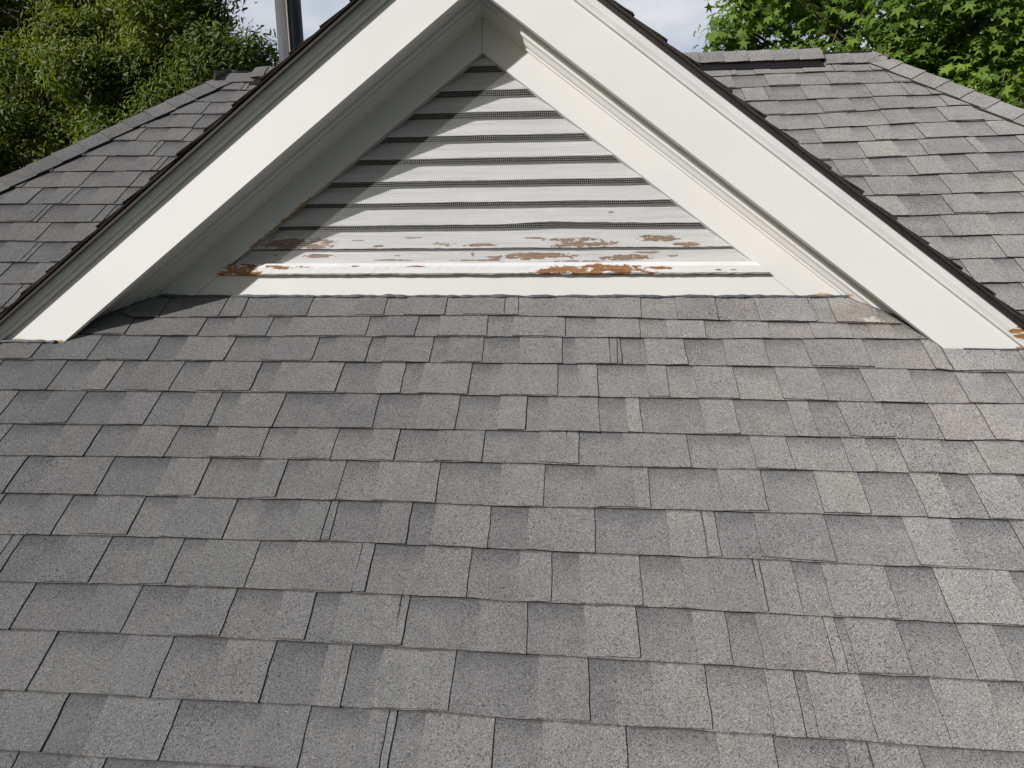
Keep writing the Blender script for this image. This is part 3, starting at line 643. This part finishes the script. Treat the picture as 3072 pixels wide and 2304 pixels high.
# mastic up the return of the bed moulding
for side in (-1, 1):
    pts = []
    for i in range(36):
        f = i / 35; y = -0.006 - (D - 0.03) * f; off = 1.09 + (1.112 - 1.09) * min(1, f * 3); z = y * TA + .009
        pts.append((X0 + side * ((off - z) / TB), y, z))
    V, F = [], []; K = 6; nzq = smooth_noise(90 + side)
    for i, p_ in enumerate(pts):
        rr = 0.0075 * (1 + .3 * nzq(i * .3))
        for k in range(K):
            a = 2 * math.pi * k / K; V.append((p_[0] + rr * math.cos(a), p_[1], p_[2] + rr * .7 * math.sin(a)))
    for i in range(len(pts) - 1):
        for k in range(K): F.append((i * K + k, i * K + (k + 1) % K, (i + 1) * K + (k + 1) % K, (i + 1) * K + k))
    o = mesh_obj('mastic_bead', V, F, M_SEAL, house, smooth=True); recalc(o)

# ------------------------------------------------------------------ ground
V = [(-600, -600, -5), (600, -600, -5), (600, 600, -5), (-600, 600, -5)]
gr = mesh_obj('ground', V, [(0, 1, 2, 3)], M_GRASS); gr['kind'] = 'structure'

# ------------------------------------------------------------------ pole behind the ridge
def tube_mesh(V, F, path, rads, K=10):
    b = len(V); n = len(path)
    for i, p_ in enumerate(path):
        t_ = (path[min(i + 1, n - 1)] - path[max(i - 1, 0)]).normalized()
        a = t_.cross(Vector((0.3, 1, 0.1))).normalized(); c_ = t_.cross(a)
        for k in range(K):
            th = 2 * math.pi * k / K; V.append(p_ + (a * math.cos(th) + c_ * math.sin(th)) * rads[i])
    for i in range(n - 1):
        for k in range(K): F.append((b + i * K + k, b + i * K + (k + 1) % K, b + (i + 1) * K + (k + 1) % K, b + (i + 1) * K + k))
    F.append(tuple(b + k for k in range(K))[::-1]); F.append(tuple(b + (n - 1) * K + k for k in range(K)))
PB = Vector((-3.31, 6.0, -5.0)); PT = Vector((-3.885, 6.0, 9.0))
pole = empty('utility_pole', PB, 'tall weathered grey wooden pole rising behind the left side of the roof', 'pole')
V, F = [], []; path = [PB + (PT - PB) * (i / 20) for i in range(21)]; tube_mesh(V, F, path, [.176 - .004 * i / 20 for i in range(21)], 28)
shift(mesh_obj('post', V, F, M_POLE, pole, smooth=True), PB)
V, F = [], []; rr_ = random.Random(2)
path = [PB + (PT - PB) * (i / 60) + Vector((0.05 + rr_.uniform(-.006, .006), -.168, 0)) for i in range(61)]; tube_mesh(V, F, path, [.010] * 61, 8)
shift(mesh_obj('ground_wire', V, F, M_CABLE, pole, smooth=True), PB)

# ------------------------------------------------------------------ trees
def tree(name, base, top, clumps, leaf, size, per, matl, label, group, seed, trunk_r=.22, spread=1.0, twigs=3):
    rng = np.random.RandomState(seed); rnd = random.Random(seed)
    root = empty(name, base, label, 'tree', group)
    # trunk and limbs
    V, F = [], []; tb, tt_ = Vector(base), Vector(top); n = 14; pth = []
    for i in range(n + 1):
        f = i / n; pth.append(tb.lerp(tt_, f) + Vector((rnd.uniform(-.06, .06), rnd.uniform(-.06, .06), 0)) * (1 + 2 * f))
    tube_mesh(V, F, pth, [trunk_r * (1 - .85 * i / n) for i in range(n + 1)], 10)
    for (c_, r_) in clumps:
        c_ = Vector(c_); f = min(.95, max(.25, (c_.z - 1.4 - tb.z) / (tt_.z - tb.z))); s0 = tb.lerp(tt_, f)
        m_ = s0.lerp(c_, .5) + Vector((rnd.uniform(-.25, .25), rnd.uniform(-.25, .25), rnd.uniform(-.1, .3)))
        tube_mesh(V, F, [s0, m_, c_], [.035, .022, .010], 5)
        for _ in range(twigs):
            d = Vector((rnd.gauss(0, 1), rnd.gauss(0, 1), rnd.gauss(.2, 1))).normalized() * r_ * rnd.uniform(.7, 1.1)
            tube_mesh(V, F, [m_.lerp(c_, rnd.uniform(.3, 1)), c_ + d * .5 + Vector((0, 0, rnd.uniform(-.05, .05))), c_ + d], [.014, .009, .004], 4)
    shift(mesh_obj('trunk', V, F, M_BARK, root, smooth=True), base)
    # leaves: sprays of leaves round twig tips, gathered in clumps
    P, Nn, Sz, Cv = [], [], [], []
    for (c_, r_) in clumps:
        c_ = np.array(c_); nt_ = int(per * (r_ / .6) ** 2.2 / 9)
        d = rng.normal(size=(nt_, 3)); d /= np.linalg.norm(d, axis=1)[:, None]; d[:, 2] *= .75
        tips = c_ + d * r_ * (rng.uniform(.25, 1.1, (nt_, 1)) ** .6)
        tone = rng.uniform(.0, .35) + 0 * tips[:, 0] + rng.uniform(0, .45, nt_)
        for tp, dd, tn in zip(tips, d, tone):
            m = rng.randint(7, 12); l = rng.normal(0, size * 1.15, (m, 3)) * spread; l[:, 2] *= .7
            P.append(tp + l); Sz.append(rng.uniform(.6, 1.15, m) * size)
            Nn.append(rng.normal(0, .55, (m, 3)) + dd * .6 + np.array([-.5, -.55, .55])); Cv.append(np.clip(tn + rng.normal(0, .13, m), 0, 1))
    P = np.concatenate(P); Nn = np.concatenate(Nn); Sz = np.concatenate(Sz); Cv = np.concatenate(Cv)
    Nn /= np.linalg.norm(Nn, axis=1)[:, None]; k = len(P)
    ax = rng.normal(size=(k, 3)); ax -= Nn * np.sum(ax * Nn, 1)[:, None]
    if leaf.shape[0] > 6: ax = ax * .5 + np.array([0, 0, -1.0]); ax -= Nn * np.sum(ax * Nn, 1)[:, None]
    ax /= np.linalg.norm(ax, axis=1)[:, None] + 1e-9; bx = np.cross(Nn, ax)
    L = leaf; q = len(L)
    vv = P[:, None, :] + Sz[:, None, None] * (L[None, :, 0:1] * ax[:, None, :] + L[None, :, 1:2] * bx[:, None, :] + L[None, :, 2:3] * Nn[:, None, :])
    vv = (vv.reshape(-1, 3) - np.array(base)).astype(np.float32)
    me = bpy.data.meshes.new('crown'); me.vertices.add(k * q); me.vertices.foreach_set('co', vv.ravel())
    me.loops.add(k * q); me.loops.foreach_set('vertex_index', np.arange(k * q, dtype=np.int32))
    me.polygons.add(k); me.polygons.foreach_set('loop_start', np.arange(0, k * q, q, dtype=np.int32))
    me.update(calc_edges=True)
    a = me.attributes.new('leaf', 'FLOAT', 'FACE'); a.data.foreach_set('value', Cv.astype(np.float32))
    me.materials.append(matl)
    o = bpy.data.objects.new('crown', me); COL.objects.link(o); o.parent = root
    return root, k
OAK = np.array([(0, 0, 0), (.35, .16, .03), (.8, .13, .03), (1.15, 0, -.05), (.8, -.13, .03), (.35, -.16, .03)])
star = []
for i in range(5):
    a = math.radians(-116 + 58 * i); a2 = math.radians(-116 + 58 * i + 29)
    star.append((math.cos(a) * (1.0 if i in (1, 2, 3) else .8), math.sin(a) * (1.0 if i in (1, 2, 3) else .8), -.12))
    if i < 4: star.append((math.cos(a2) * .42, math.sin(a2) * .42, .02))
star.append((-.16, 0.0, .0)); GUM = np.array(star)

def at(dx, dz, y): return (CAM.x + dx * y, CAM.y + y, CAM.z + dz * y)
rng = random.Random(5)
def fill(x0, x1, z0, z1, y0, y1, n, r0, r1, keep=lambda x, z: True):
    o = []
    while len(o) < n:
        y = rng.uniform(y0, y1); dx = rng.uniform(x0, x1); dz = rng.uniform(z0, z1)
        if keep(dx, dz): o.append((at(dx, dz, y), rng.uniform(r0, r1)))
    return o
cl = fill(-1.35, -0.80, 0.02, .95, 10.0, 13.5, 92, .42, .78) + [(at(-1.05 - .1 * (i % 3), .55 + .11 * (i // 3), 10.5 + .4 * i), .6) for i in range(9)]
tree('oak_tree', (-9.6, 9.5, -5), (-10.2, 9.6, 7.2), cl, OAK, .10, 2700, M_LEAF_OAK,
     'broad green oak at the far left behind the roof hip, reaching the left picture edge', 'oak trees behind the left hip', 31, .26)
edge = lambda dx, dz: dx < (-.60 if dz > .5 else -.585 if dz > .44 else -.56)
cl = fill(-.86, -.56, 0.10, .95, 9.0, 12.5, 84, .38, .68, edge)
cl += [(at(-.545, .425, 9.6), .34), (at(-.525, .445, 9.6), .30), (at(-.517, .40, 9.7), .36), (at(-.50, .425, 9.8), .22), (at(-.53, .36, 9.8), .40), (at(-.50, .35, 9.9), .34), (at(-.585, .50, 9.6), .25), (at(-.478, .39, 9.9), .22), (at(-.565, .545, 9.5), .16)]
tree('oak_tree', (-7.0, 8.6, -5), (-7.1, 8.7, 7.0), cl, OAK, .10, 2500, M_LEAF_OAK,
     'green oak with sky peeking through beside the wooden pole', 'oak trees behind the left hip', 32, .22)
cl = fill(-1.5, -.60, 0.0, .80, 16.0, 20.0, 90, 1.0, 1.6, edge)
tree('oak_tree', (-15.5, 16.0, -5), (-15.5, 16.2, 8.5), cl, OAK, .17, 620, M_LEAF_OAK,
     'darker oak farthest back, seen through gaps of the two nearer oaks at left', 'oak trees behind the left hip', 35, .3)
cl = fill(.30, .86, .30, .90, 6.6, 9.6, 74, .42, .72, lambda dx, dz: dx > .30)
cl += fill(.26, .31, .34, .75, 7.0, 8.0, 9, .26, .36) + [(at(.245, .43, 7.2), .24), (at(.262, .49, 7.1), .26), (at(.262, .39, 7.2), .30), (at(.285, .56, 7.0), .3), (at(.285, .36, 7.2), .3)]
cl += [(at(.60, .335, 6.3), .26), (at(.66, .315, 6.3), .30), (at(.71, .30, 6.3), .30)]
tree('sweetgum_tree', (5.6, 6.9, -5), (5.3, 6.4, 6.3), cl, GUM, .078, 620, M_LEAF_GUM,
     'bright green sweetgum with star shaped leaves hanging over the right end of the ridge', None, 33, .2, 1.25)
cl = fill(.55, 1.05, .22, .85, 10.5, 13.0, 34, .5, .8)
tree('sweetgum_tree', (9.0, 10.5, -5), (8.8, 10.6, 6.5), cl, GUM, .080, 620, M_LEAF_GUM,
     'darker shaded sweetgum farther back, behind the bright one at the upper right', None, 34, .24, 1.25)
